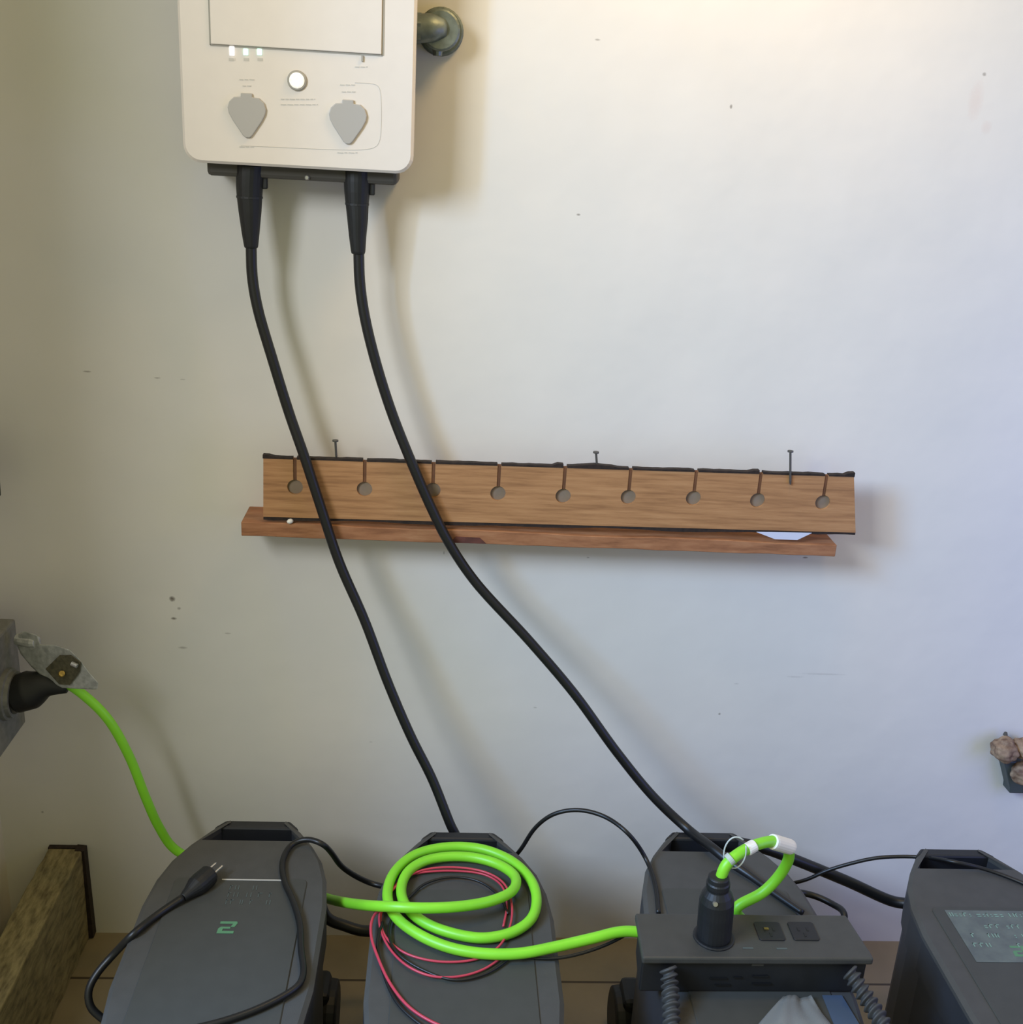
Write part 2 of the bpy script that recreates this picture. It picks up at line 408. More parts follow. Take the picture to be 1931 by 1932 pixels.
# door: groove frame
dl = onp(397, 85).x; dr = onp(722, 104).x; dz = onp(560, 95).z
fr = MB(); g = .0022
fr.box((dl, YF-.0006, dz-g/2), (dr, YF+.0005, dz+g/2)); fr.box((dl-g/2, YF-.0006, dz), (dl+g/2, YF+.0005, ZT-.05)); fr.box((dr-g/2, YF-.0006, dz), (dr+g, YF+.0005, ZT-.05))
fr.box((dl, YF-.0006, ZT-.05), (dr, YF+.0005, ZT-.048)); fr.build('door_groove', M_groove, pn)
MB().box((dl+.0015, YF-.0035, dz+.0015), (dr-.0015, YF+.001, ZT-.052)).build('door', M_white, pn, bevel=.001)
k = onp(684, 109); MB().box((k.x-.0014, YF-.003, k.z-.005), (k.x+.0014, YF, k.z+.003)).build('door_latch', M_groove, pn)
for px, py, mt, hh in ((438, 96, M_led_w, .0065), (464, 98, M_led_g, .0045), (490, 98, M_led_g, .0045)):
    k = onp(px, py); o = MB().box((k.x-.0036, YF-.002, k.z-hh), (k.x+.0036, YF+.001, k.z+hh)).build('indicator_light', mt, pn, bevel=.001)
    o['label'] = 'glowing white indicator' if mt is M_led_w else 'glowing green indicator'
k = onp(561, 152)
MB().lathe((k.x, YF+.001, k.z), (k.x, YF-.0035, k.z), [(0, .0145), (.7, .0145), (1, .013)], 32).build('button_ring', M_groove, pn)
MB().lathe((k.x, YF, k.z), (k.x, YF-.006, k.z), [(0, .0112), (.8, .0112), (1, .009)], 32).build('power_button', M_button, pn)
shape = [(-11, -41), (11, -41), (11, -34), (24, -33), (33, -25), (37, -13), (35, -3), (28, 10), (9, 37), (4, 41), (-4, 41), (-9, 37), (-28, 10), (-35, -3), (-37, -13), (-33, -25), (-24, -33), (-11, -34)]
for px, py in ((467, 218), (657, 230)):
    k = onp(px, py); s = 1/1300
    o = MB().prism_y([(k.x+x*s, k.z-z*s) for x, z in shape], YF-.0045, YF+.001).build('socket_cover', M_cover, pn, bevel=.0012)
    o['label'] = 'grey rounded drop-shaped cover'
def dash(px0, px1, py, h=2.0, gap=True):
    tx = MB(); rnd = random.Random(int(px0+py)); x = px0
    while x < px1:
        w_ = rnd.uniform(5, 11) if gap else px1-px0
        a, b = onp(x, py), onp(min(px1, x+w_), py)
        tx.box((a.x, YF-.0005, a.z-h/2600), (b.x, YF+.0002, a.z+h/2600)); x += w_+2.2
    tx.build('printed_line', M_print_glint, pn)
for a in ((452, 482, 150), (458, 474, 162), (642, 670, 160), (645, 671, 173), (530, 595, 187), (530, 600, 197), (670, 694, 126), (637, 675, 288), (452, 480, 277)): dash(*a)
for a in ((432, 444, 112), (460, 470, 112), (486, 496, 112)): dash(*a, h=5)
ln = MB(); A = onp(455, 275); B = onp(690, 282); C_ = onp(718, 262); D = onp(718, 170); E_ = onp(706, 158)
ln.tube([Vector((p.x, YF, p.z)) for p in (A, B, Vector((C_.x-.004, 0, B.z+.005)), C_, D, Vector((D.x-.003, 0, E_.z-.002)), E_, onp(670, 156))], .0005, n=6)
ln.build('groove_line', M_print_glint, pn)

# ---------------------------------------------------------------- metal conduit fitting behind the panel
k = at(832, 58, y=-.035)
cf = thing('conduit_fitting', (k.x, 0, k.z), 'grey metal round conduit fitting on the wall right behind the white panel', 'conduit fitting')
k2 = at(832, 60, y=-.004)
MB().lathe((k2.x, 0, k2.z), (k2.x, -.012, k2.z), [(0, .036), (.75, .036), (1, .033)], 28).build('flange', M_galv, cf)
MB().lathe((k.x, -.012, k.z), (k.x, -.052, k.z), [(0, .0285), (.5, .028), (.62, .030), (.95, .030), (1, .027)], 28).build('hub_ring', M_galv, cf)
MB().tube([(k.x+.006, -.045, k.z+.003), (k.x-.012, -.05, k.z+.002), (k.x-.04, -.05, k.z), (k.x-.09, -.05, k.z)], [.014, .021, .021, .021], n=20).build('elbow', M_galv, cf, smooth=True)
MB().lathe((k.x-.030, -.050, k.z), (k.x-.038, -.05, k.z), [(0, .023), (1, .023)], 6).build('locknut', M_galv, cf)
MB().lathe((k.x-.004, -.03, k.z-.026), (k.x-.004, -.03, k.z-.036), [(0, .009), (1, .007)], 12).build('set_screw', M_galv, cf)

# ---------------------------------------------------------------- slotted wooden rack with ledge
zl = at(472, 955, y=0).z     # ledge top
yl = at(455, 985, z=zl).y    # ledge front
YB0, YB1 = yl+.004, yl+.014  # slotted board
TL, TR = at(497, 864, y=YB0), at(1612, 899, y=YB0)
BL, BR = at(497, 975, y=YB0), at(1615, 1005, y=YB0)
rk = thing('slotted_rack', (.62, 0, zl), 'long brown wooden rack with nine keyhole slots nailed to the wall', 'rack')
slots = [(557, 919), (688, 923), (817, 925), (940, 931), (1063, 936), (1186, 938), (1309, 940), (1430, 944), (1553, 948)]
poly = [(BL.x, BL.z), (BR.x, BR.z), (TR.x, TR.z)]
topz = lambda x: TL.z+(TR.z-TL.z)*(x-TL.x)/(TR.x-TL.x)
for px, py in reversed(slots):
    c = at(px, py, y=YB0); r = .0134; hw = .0030
    a0 = math.asin(hw/r)
    poly.append((c.x+hw, topz(c.x)))
    for i in range(23):
        a = math.pi/2-a0-(2*math.pi-2*a0)*i/22
        poly.append((c.x+r*math.cos(a), c.z+r*math.sin(a)))
    poly.append((c.x-hw, topz(c.x)))
poly.append((TL.x, TL.z))
MB().prism_y(poly, YB0, YB1).build('slotted_board', M_wood, rk)
# rough dark top edge, one strip
mb = MB(); xs = [TL.x-.001]; rnd = random.Random(4)
cut = sorted(at(px, py, y=YB0).x for px, py in slots)
segs = []; a = TL.x-.001
for c in cut: segs.append((a, c-.0034)); a = c+.0034
segs.append((a, TR.x+.001))
for i, (a, b) in enumerate(segs):
    n = max(3, int((b-a)/.009)); top = []
    for j in range(n+1):
        x = a+(b-a)*j/n; h = .0022+rnd.uniform(0, .0012)
        if i in (0,) and j < 2: h += .003
        if i == 5: h += .004*math.exp(-((j/n-.45)/.3)**2)
        if i in (4, 7) and j > n-2: h += .003
        if i == 9 and j > n-2: h += .004
        top.append((x, topz(x)+h))
    mb.prism_y([(a, topz(a)-.0008), (b, topz(b)-.0008)]+top[::-1], YB0-.0008, YB1+.0005)
mb.build('top_edge_strip', M_edge, rk)
for px, py in slots:
    c = at(px, py, y=YB0)
    MB().box((c.x-.0031, YB0+.0016, c.z+.0125), (c.x+.0031, YB1, topz(c.x)-.0005)).build('slot_groove', M_groovewood, rk)
    MB().lathe((c.x, YB0+.0052, c.z), (c.x, YB0+.0075, c.z), [(0, .0139), (1, .0139)], 24).build('hole_floor', M_holefloor, rk)
# dark uneven strip standing in for the shade under the board
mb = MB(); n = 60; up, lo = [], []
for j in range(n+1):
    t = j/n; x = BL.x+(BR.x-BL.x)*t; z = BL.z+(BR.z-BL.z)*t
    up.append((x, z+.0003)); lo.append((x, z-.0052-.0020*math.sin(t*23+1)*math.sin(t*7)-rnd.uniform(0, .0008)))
mb.prism_y(lo+up[::-1], YB0+.0006, YB1).build('bottom_shade_strip', M_edge, rk)
# ledge
LL = at(455, 985, z=zl); LR0 = at(1580, 1028, z=zl)
yl = LL.y; LR = at(1580, 1028, y=yl)
LBL = at(455, 1011, y=yl); LBR = at(1580, 1050, y=yl)
lb = MB()
n = 26; rn = random.Random(9); topp, bot = [], []
for i in range(n+1):
    t = i/n; x = LL.x+(LR.x-LL.x)*t
    wav = .0012*math.sin(t*19)+rn.uniform(-.0006, .0006)
    topp.append((x, LL.z+(LR.z-LL.z)*t+wav)); bot.append((x, LBL.z+(LBR.z-LBL.z)*t+rn.uniform(-.0008, .0008)))
lb.prism_y(bot+topp[::-1], yl, -.0005)
lb.build('ledge_board', M_wood2, rk, bevel=.001, segs=1)
# a dark knot slab under the second cable
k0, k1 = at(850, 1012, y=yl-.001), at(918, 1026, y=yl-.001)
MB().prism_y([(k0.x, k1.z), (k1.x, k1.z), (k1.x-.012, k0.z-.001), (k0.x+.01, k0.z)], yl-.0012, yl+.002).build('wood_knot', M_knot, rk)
sp = [(455, 520), (985, 1063), (1080, 1190), (1230, 1340), (1500, 1600)]
for (px, py, bx, by) in ((633, 832, 635, 862), (1125, 854, 1127, 876), (1492, 852, 1492, 912)):
    yy = YB0+.006 if px != 1492 else YB0-.003
    a = at(px, py, y=yy); b = at(bx, by, y=yy)
    nm = MB(); nm.lathe((b.x, yy, b.z-.002), (a.x, yy, a.z), [(0, .0012), (.1, .0020), (1, .0020)], 10)
    nm.lathe((a.x, yy, a.z-.0008), (a.x, yy, a.z+.0018), [(0, .0052), (1, .0052)], 14)
    nm.build('nail', M_nail, rk)
# paper scrap wedged between board and ledge
a, b, c, d = at(1428, 1004, y=YB0-.0035), at(1532, 1006, y=YB0-.0035), at(1505, 1020, y=yl+.001), at(1462, 1024, y=yl+.001)
zz = max(LL.z, LR.z)+.002
mb = MB(); q = [Vector(v) for v in (a, b, c, d)]; q[2].z = max(q[2].z, zz); q[3].z = max(q[3].z, zz)
mb.add(q+[v+Vector((0, 0, .0008)) for v in q], [(0, 3, 2, 1), (4, 5, 6, 7), (0, 1, 5, 4), (1, 2, 6, 5), (2, 3, 7, 6), (3, 0, 4, 7)])
tag(mb.build('paper_scrap', M_paper), 'white scrap of folded paper wedged between the rack board and its ledge', 'paper')
k = at(547, 984, y=yl-.001)
tag(MB().lathe((k.x-.004, yl-.004, k.z), (k.x+.005, yl+.002, k.z+.001), [(0, .002), (.3, .0042), (.7, .0044), (1, .002)], 10).build('putty_crumb', M_tape, smooth=True),
    'tiny white crumb stuck to the left end of the rack ledge', 'crumb')

# ---------------------------------------------------------------- black cables from the panel
def panel_cable(nm, plug, path, rads, label, extra=None):
    t = thing(nm, plug[0][:1]+(0, 0) if False else (0, 0, 0), label, 'cable', 'thick black cables hanging from the panel')
    y = -.078
    pts = [at(px, py, y=y) for px, py, _ in plug]
    mb = MB(); n = 22; rings = []
    for (px, py, wd), p in zip(plug, pts):
        r = wd/2/1290
        rings.append([p+Vector((math.cos(2*math.pi*i/n)*r, math.sin(2*math.pi*i/n)*r, 0)) for i in range(n)])
    mb.rings(rings); t.location = pts[0]
    mb.build('connector', M_black_matte, t, smooth=False, bevel=.001)
    k = pts[2]; MB().box((k.x+.019, y-.004, k.z-.004), (k.x+.028, y+.006, k.z+.018)).build('latch', M_black_matte, t, bevel=.002)
    MB().lathe(pts[3]+Vector((0, 0, .0015)), pts[3]-Vector((0, 0, .0015)), [(0, plug[3][2]/2580+.0008), (1, plug[3][2]/2580+.0008)], 22).build('collar_ring', M_handle, t)
    MB().tube(path, rads, n=16).build('cord', M_black, t, smooth=True)
    return t
plug1 = [(473, 312, 57), (472, 330, 56), (471, 350, 54), (471, 372, 51), (472, 400, 46), (473, 440, 36), (474, 464, 29), (474, 468, 26)]
c1 = [(474, 462, -.078), (476, 520, -.078), (486, 580, -.08), (515, 680, -.083), (546, 780, -.085), (574, 860, -.093), (605, 955, -.098), (640, 1060, -.104), (688, 1170, -.115), (733, 1290, -.13), (776, 1390, -.145), (816, 1470, -.16), (852, 1560, -.185)]
path1 = [at(a, b, y=c) for a, b, c in c1]+[Vector((.465, -.190, .37)), Vector((.468, -.185, .25)), Vector((.468, -.195, .16))]
panel_cable('panel_cable', plug1, path1, [.0088]*len(path1), 'thick black cable from the left panel connector down behind the green coil')
plug2 = [(674, 322, 54), (674, 342, 54), (674, 362, 52), (674, 385, 47), (675, 412, 43), (675, 445, 36), (676, 474, 30), (676, 479, 27)]
c2 = [(677, 472, -.078), (679, 530, -.078), (687, 590, -.08), (707, 675, -.083), (740, 780, -.086), (782, 885, -.094), (815, 960, -.098), (845, 1020, -.101), (895, 1095, -.105), (1000, 1210, -.12), (1085, 1310, -.135), (1165, 1420, -.15), (1235, 1505, -.17), (1300, 1566, -.205)]
path2 = [at(a, b, y=c) for a, b, c in c2]+[at(1345, 1600, z=.432), at(1375, 1624, z=.428), at(1420, 1655, z=.424), at(1460, 1684, z=.424), at(1515, 1722, z=.424)]
panel_cable('panel_cable', plug2, path2, [.0088]*(len(path2)-4)+[.0088, .0065, .006, .005], 'thick black cable from the right panel connector onto the station with the hub')

def cable(name, pts, r, label, cat='cable', material=None, group=None, n=12):
    return tag(MB().tube(pts, r, n=n).build(name, material or M_black, smooth=True), label, cat, group)
# heavy cable between third and fourth station
pts = [Vector((.95, -.12, .34)), at(1405, 1592, y=-.185), at(1450, 1603, y=-.185), at(1510, 1626, y=-.185), at(1600, 1663, y=-.19), at(1690, 1702, y=-.20), Vector((1.33, -.215, .27))]
cable('battery_cable', pts, .0105, 'thick black cable slanting down to the right-edge power station')
# heavy cable between first and second station
pts = [Vector((.20, -.24, .30)), at(618, 1728, y=-.26), at(650, 1745, y=-.26), at(690, 1757, y=-.27), at(730, 1765, y=-.28)]
pts = [Vector((.20, -.17, .31))]+[at(615, 1730, y=-.20), at(650, 1746, y=-.20), at(690, 1757, y=-.205), Vector((.42, -.20, .21))]
cable('battery_cable', pts, .0105, 'short thick black cable low between the timber-side station and the green coil')
# thin arch cable
pts = [Vector((.545, -.21, .33)), at(982, 1604, y=-.215), at(1010, 1562, y=-.22), at(1045, 1536, y=-.23), at(1090, 1528, y=-.24), at(1140, 1540, y=-.26), at(1185, 1572, y=-.30), at(1218, 1618, z=.43), at(1237, 1670, z=.421), at(1243, 1722, z=.421)]
cable('thin_arch_cable', pts, .0038, 'thin black cable arching over the gap beside the green coil')
# thin cable over fourth station
pts = [Vector((1.0, -.17, .26)), at(1515, 1662, y=-.20), at(1560, 1643, y=-.21), at(1610, 1628, y=-.22), at(1660, 1618, y=-.23), at(1740, 1617, y=-.25), at(1800, 1626, z=.428), at(1860, 1640, z=.422), at(1935, 1668, z=.420), at(2000, 1700, z=.420)]
cable('thin_sensor_cable', pts, .0034, 'thin black cable crossing the top of the right-edge power station')
pts = [Vector((1.03, -.27, .30)), at(1522, 1686, y=-.29), at(1548, 1694, y=-.30), at(1575, 1708, y=-.32), at(1594, 1724, y=-.35), Vector((1.10, -.40, .27))]
pts[0] = Vector((1.015, -.31, .372)); pts += [Vector((1.095, -.42, .14)), Vector((1.07, -.40, .008))]
cable('stub_cable', pts, .0058, 'short curved black cable end just behind the hub')

# ---------------------------------------------------------------- lime green cord: outlet, coil on the second station, plug in the hub
HUBT = .488
gc = thing('green_cord', (.48, -.4, .43), 'lime green heavy cord from the left outlet, coiled on a station, to the hub', 'cord')
gp = [at(120, 1285, y=-.16), at(150, 1305, y=-.155), at(200, 1352, y=-.15), at(243, 1425, y=-.14), at(275, 1505, y=-.135), at(300, 1560, y=-.13), at(332, 1604, y=-.125),
      Vector((.03, -.125, .25)), Vector((.12, -.12, .20)), Vector((.20, -.15, .21)), at(600, 1690, z=.27),
      at(628, 1698, z=.33), at(665, 1705, z=.39), at(703, 1709, z=.438), at(745, 1711, z=.458), at(800, 1713, z=.462), at(870, 1710, z=.458), at(930, 1699, z=.450), at(968, 1680, z=.442), at(973, 1655, z=.436),
      at(945, 1633, z=.432), at(900, 1619, z=.430), at(850, 1616, z=.430), at(803, 1624, z=.430), at(770, 1645, z=.430), at(757, 1680, z=.428), at(768, 1712, z=.428),
      at(800, 1740, z=.428), at(850, 1760, z=.428), at(910, 1770, z=.428), at(965, 1760, z=.428), at(1002, 1735, z=.428), at(1013, 1700, z=.428), at(1003, 1662, z=.428), at(968, 1626, z=.428),
      at(910, 1602, z=.428), at(845, 1598, z=.428), at(785, 1612, z=.428), at(745, 1645, z=.428), at(731, 1690, z=.428), at(745, 1727, z=.428), at(785, 1760, z=.428), at(845, 1787, z=.429),
      at(910, 1799, z=.430), at(980, 1799, z=.432), at(1050, 1786, z=.435), at(1120, 1770, z=.440), at(1180, 1757, z=.443),
      Vector((.795, -.505, .434)), Vector((.87, -.502, .432)), Vector((.93, -.50, .436))]
pb = at(1347, 1768, z=HUBT); py_ = pb.y
gp += [at(1388, 1716, y=py_+.07), at(1440, 1684, y=py_+.075), at(1474, 1648, y=py_+.075), at(1490, 1613, y=py_+.065), at(1478, 1589, y=py_+.055), at(1440, 1590, y=py_+.035), at(1400, 1607, y=py_+.015), at(1370, 1632, y=py_+.003), at(1358, 1665, y=py_)]
MB().tube(gp, .0084, step=.005, n=16).build('cord', M_green, gc, smooth=True)
top = at(1357, 1652, y=py_)
base = Vector((at(1347, 1768, y=py_).x, py_, HUBT))
H_ = (top-base).length
MB().lathe(base, top, [(0, .0245), (.05, .026), (.30, .026), (.42, .0262), (.62, .0255), (.72, .022), (.80, .0165), (.84, .0175), (.90, .0175), (.92, .016), (.985, .0155), (1, .013)], 28).build('hub_plug', M_hubdark, gc, bevel=.001)
gc.children[-1]['label'] = 'black round plug standing in the hub socket'
k = base.lerp(top, .70)+Vector((-.008, -.021, 0)); MB().lathe(k, k+Vector((0, -.003, .001)), [(0, .0042), (1, .0035)], 12).build('plug_screw', M_steel, gc)
# white tape and clear ties on the loop
def wrap(p, q, rad, nm, mt):
    return MB().lathe(p, q, [(0, rad*.96), (.1, rad), (.9, rad), (1, rad*.96)], 18).build(nm, mt, gc)
wrap(at(1458, 1588, y=py_+.043), at(1492, 1598, y=py_+.06), .0118, 'white_tape', M_tape)
wrap(at(1410, 1603, y=py_+.018), at(1424, 1595, y=py_+.024), .0094, 'label_tag', M_tape)
ring = []
cc_ = at(1388, 1612, y=py_+.008)
for i in range(15):
    a = 2*math.pi*i/14*.93+.9
    ring.append(cc_+Vector((math.cos(a)*.017-.001, 0.003*math.sin(a), math.sin(a)*.026+.003)))
MB().tube(ring, .0012, n=6).build('cable_tie', M_tie, gc, smooth=True)
wrap(at(1374, 1624, y=py_+.004), at(1381, 1618, y=py_+.006), .0092, 'cable_tie', M_tie)

# ---------------------------------------------------------------- red and black wire pair under the green coil
rw = thing('wire_pair', (.42, -.45, .42), 'loose coil of thin red and black wires under the green cord', 'wire')
zr = .4225
rp = [at(950, 1748, z=zr), at(957, 1705, z=zr), at(945, 1668, z=zr), at(915, 1650, z=zr), at(860, 1643, z=zr), at(805, 1645, z=zr), at(770, 1652, z=zr), at(735, 1685, z=zr), at(718, 1735, z=zr),
      at(728, 1768, z=zr), at(762, 1797, z=zr), at(810, 1812, z=zr), at(860, 1815, z=zr), at(905, 1808, z=zr), at(938, 1790, z=zr+.004), at(962, 1750, z=zr+.004), at(966, 1705, z=zr+.005), at(950, 1665, z=zr+.005),
      at(915, 1645, z=zr+.004), at(850, 1636, z=zr+.004), at(790, 1644, z=zr+.003), at(745, 1675, z=zr+.004), at(716, 1725, z=zr+.005), at(725, 1772, z=zr), at(765, 1820, z=zr+.001), at(815, 1842, z=zr+.001), at(870, 1842, z=zr), at(915, 1828, z=zr), at(945, 1808, z=zr)]
MB().tube(rp, .0019, n=8).build('red_wire', M_red, rw, smooth=True)
rp2 = [at(735, 1700, z=.430), at(705, 1728, z=.430), at(700, 1762, z=.428), at(714, 1808, z=.426), at(738, 1858, z=.424), at(772, 1900, z=.422), at(815, 1928, z=.421), at(870, 1950, z=.421), at(930, 1975, z=.421)]
MB().tube(rp2, .0023, n=8).build('red_wire', M_red, rw, smooth=True)
bp_ = [p+Vector((.001, .0, .0005)) for p in [at(958, 1725, z=zr), at(940, 1690, z=zr), at(900, 1662, z=zr), at(850, 1655, z=zr), at(800, 1668, z=zr), at(775, 1690, z=zr), at(745, 1720, z=zr), at(732, 1760, z=zr), at(750, 1800, z=zr+.003), at(800, 1832, z=zr), at(860, 1850, z=zr), at(920, 1836, z=zr), at(965, 1805, z=zr)]]
MB().tube(bp_, .0021, n=8).build('black_wire', M_black, rw, smooth=True)
bp_ = [at(722, 1740, z=.426), at(712, 1778, z=.424), at(722, 1830, z=.4215), at(748, 1890, z=.4215), at(790, 1930, z=.4215), at(850, 1965, z=.4215)]
MB().tube(bp_, .0024, n=8).build('black_wire', M_black, rw, smooth=True)
bp_ = [at(985, 1806, z=.422), at(1050, 1808, z=.422), at(1100, 1798, z=.425), at(1150, 1780, z=.43), at(1195, 1756, z=.436)]
MB().tube(bp_, .0026, n=8).build('black_wire', M_black, rw, smooth=True)

# ---------------------------------------------------------------- outlet hub on the third station
hb0 = at(1213, 1807, z=HUBT); hb1 = at(1650, 1809, z=HUBT); ht0 = at(1199, 1722, z=HUBT); ht1 = at(1597, 1726, z=HUBT)
hub = thing('outlet_hub', ((hb0.x+hb1.x)/2, (hb0.y+ht0.y)/2, HZ), 'black outlet hub lying across a power station with the green cord plugged in', 'outlet hub')
foot = [(hb0.x, hb0.y), (hb1.x, hb1.y), (hb1.x, hb1.y+.012), (ht1.x, ht1.y), (ht0.x, ht0.y)]
MB().prism_z(foot, HUBT-.012, HUBT).build('top_plate', M_hub, hub, bevel=.003)
ins = [(hb0.x+.002, hb0.y+.008), (hb1.x-.005, hb1.y+.008), (ht1.x-.006, ht1.y-.006), (ht0.x+.006, ht0.y-.006)]
MB().prism_z(ins, HZ+.0026, HUBT-.011).build('base', M_hubdark, hub, bevel=.003)
# sockets on the top face
def sock(px, py, w_, d_, holes):
    c = at(px, py, z=HUBT)
    f = MB(); f.prism_z([(c.x+x, c.y+y) for x, y in rrect(-w_, -d_, w_, d_, .004)], HUBT-.001, HUBT+.0022)
    s = f.build('socket', M_hubdark, hub, bevel=.0008)
    h = MB()
    for hx, hy in holes: h.box((c.x+hx-.0016, c.y+hy-.004, HUBT+.0018), (c.x+hx+.0016, c.y+hy+.004, HUBT+.0027))
    h.build('slot', M_black, s)
sock(1452, 1758, .020, .020, ((-.007, .003), (.007, .003), (0, -.009)))
sock(1516, 1758, .020, .020, ((-.007, .003), (.007, .003), (0, -.009)))
c = at(1347, 1768, z=HUBT); MB().lathe((c.x, c.y, HUBT-.001), (c.x, c.y, HUBT+.003), [(0, .031), (.7, .031), (1, .029)], 28).build('round_socket', M_hubdark, hub)
k = at(1446, 1752, z=HUBT+.003); MB().box((k.x-.003, k.y-.002, HUBT+.002), (k.x+.004, k.y+.002, HUBT+.0035)).build('socket_contact', M_brass, hub)
for px, py in ((1412, 1789), (1476, 1790)):
    mk = MB(); c = at(px, py, z=HUBT); mk.box((c.x-.008, c.y-.0015, HUBT), (c.x+.008, c.y+.0015, HUBT+.0005))
    mk.build('printed_mark', M_decal_dim, hub)
fb = at(1430, 1818, y=hb0.y+.008); MB().box((fb.x-.009, hb0.y+.0065, fb.z-.003), (fb.x+.009, hb0.y+.009, fb.z+.002)).build('front_badge', M_hub, hub)
mk = MB()
for (x0_, x1_, y0_) in ((1340, 1372, 1846), (1385, 1400, 1844), (1350, 1378, 1858), (1420, 1450, 1842), (1420, 1455, 1856)):
    c = at(x0_, y0_, y=hb0.y+.008); d = at(x1_, y0_, y=hb0.y+.008); mk.box((c.x, hb0.y+.0072, c.z-.0015), (d.x, hb0.y+.009, c.z+.0015))
mk.build('front_vent', M_black, hub)

# ribbed black hoses either side in front of the hub
def ribbed(pts, r, label):
    P, _ = smooth_path(pts, r, .0012); Lc = 0; rad = []
    for i, p in enumerate(P):
        if i: Lc += (P[i]-P[i-1]).length
        rad.append(r*(1+.26*math.sin(Lc/.0100*2*math.pi)))
    mb = MB(); up = None; rings = []; n = 16
    for k_, p in enumerate(P):
        t = (P[min(k_+1, len(P)-1)]-P[max(k_-1, 0)]).normalized()
        if up is None: up = t.orthogonal().normalized()
        up = (up-t*up.dot(t)).normalized(); w2 = t.cross(up)
        # ribs run slightly askew round the hose
        rings.append([p+(up*math.cos(2*math.pi*i/n)+w2*math.sin(2*math.pi*i/n))*rad[k_]+t*.0035*math.sin(2*math.pi*i/n) for i in range(n)])
    mb.rings(rings)
    return tag(mb.build('ribbed_hose', M_hose, smooth=True), label, 'hose', 'ribbed hoses in front of the hub')
yh = hb0.y-.004
ribbed([at(1261, 1826, y=yh), at(1264, 1855, y=yh-.012), at(1266, 1885, y=yh-.03), at(1268, 1935, y=yh-.06), at(1272, 1990, y=yh-.09)], .0108, 'dark ribbed hose below the left end of the hub')
ribbed([at(1603, 1832, y=yh), at(1620, 1860, y=yh-.014), at(1640, 1890, y=yh-.03), at(1668, 1935, y=yh-.06), at(1700, 1990, y=yh-.09)], .0112, 'dark ribbed hose below the right end of the hub')

# crumpled clear film in front of the hub
bm_v = []; bm_f = []; nx, ny = 22, 14; rf = random.Random(12)
A0, B0, C0, D0 = at(1300, 1935, z=HZ+.004), at(1588, 1935, z=HZ+.004), at(1530, 1884, z=HZ+.004), at(1478, 1884, z=HZ+.004)
A0.y -= .10; B0.y -= .10
hts = {}
for j in range(ny+1):
    for i in range(nx+1):
        u, v = i/nx, j/ny
        p = (A0.lerp(B0, u)).lerp(D0.lerp(C0, u), v)
        h = .004+.004*math.sin(u*7+v*3)*math.cos(u*3-v*5)+.002*abs(math.sin(u*11+v*6))
        bm_v.append((p.x, p.y, HZ+.004+max(.001, h)))
for j in range(ny):
    for i in range(nx):
        a = j*(nx+1)+i; bm_f.append((a, a+1, a+nx+2, a+nx+1))
o = link('plastic_film', bm_v, bm_f, M_film, smooth=True); sm = o.modifiers.new('solid', 'SOLIDIFY'); sm.thickness = .0004
tag(o, 'crumpled clear plastic film on the station in front of the hub', 'plastic film')
a, b = at(1562, 1878, z=HZ+.003), at(1610, 1932, z=HZ+.003)
st = MB(); st.prism_z([(a.x-.008, a.y), (a.x+.022, a.y), (b.x+.018, b.y-.07), (b.x-.030, b.y-.07)], HZ+.0024, HZ+.0034)
tag(st.build('blue_strip', M_bluefilm), 'flat blue-grey strip lying beside the clear film', 'strip')

# ---------------------------------------------------------------- power cord lying on the first station
pc = thing('mains_cable', at(370, 1668, z=.43), 'black power cord with a three-pin plug lying on the emblem station', 'cable')
zc = .4215
pl = at(398, 1648, z=.433); pr = at(345, 1694, z=.428)
d = (pr-pl).normalized(); pl2 = pl
MB().lathe(pl, pr, [(0, .0145), (.06, .017), (.38, .0175), (.55, .0165), (.78, .0105), (1, .0065)], 20).build('plug_body', M_black_matte, pc, bevel=.001)
side = d.cross(Vector((0, 0, 1))).normalized()
for s, zo in ((-.007, .003), (.007, .003), (0, -.006)):
    a = pl+side*s+Vector((0, 0, zo)); b = a-d*.021
    mb = MB(); mb.lathe(a, b, [(0, .0021), (.9, .0021), (1, .001)], 8); mb.build('prong', M_steel, pc)
cp_ = [pr, at(320, 1710, z=.424), at(285, 1735, z=.4225), at(252, 1762, z=.4235), at(215, 1800, y=-.50), at(182, 1838, y=-.52), at(166, 1870, y=-.535), at(170, 1900, y=-.545), at(198, 1925, y=-.55)]
MB().tube(cp_, [.0065, .0062]+[.0060]*7, n=12).build('cord', M_black, pc, smooth=True)
e0 = at(196, 1924, y=-.55); e1 = at(250, 1938, y=-.56)
MB().lathe(e0, e1, [(0, .007), (.15, .013), (.9, .015), (1, .013)], 18).build('end_connector', M_black_matte, pc, bevel=.001)
k = at(246, 1925, y=-.575); MB().lathe(k+Vector((0, 0, -.004)), k+Vector((.004, -.002, .005)), [(0, .004), (1, .004)], 10).build('metal_contact', M_steel, pc)

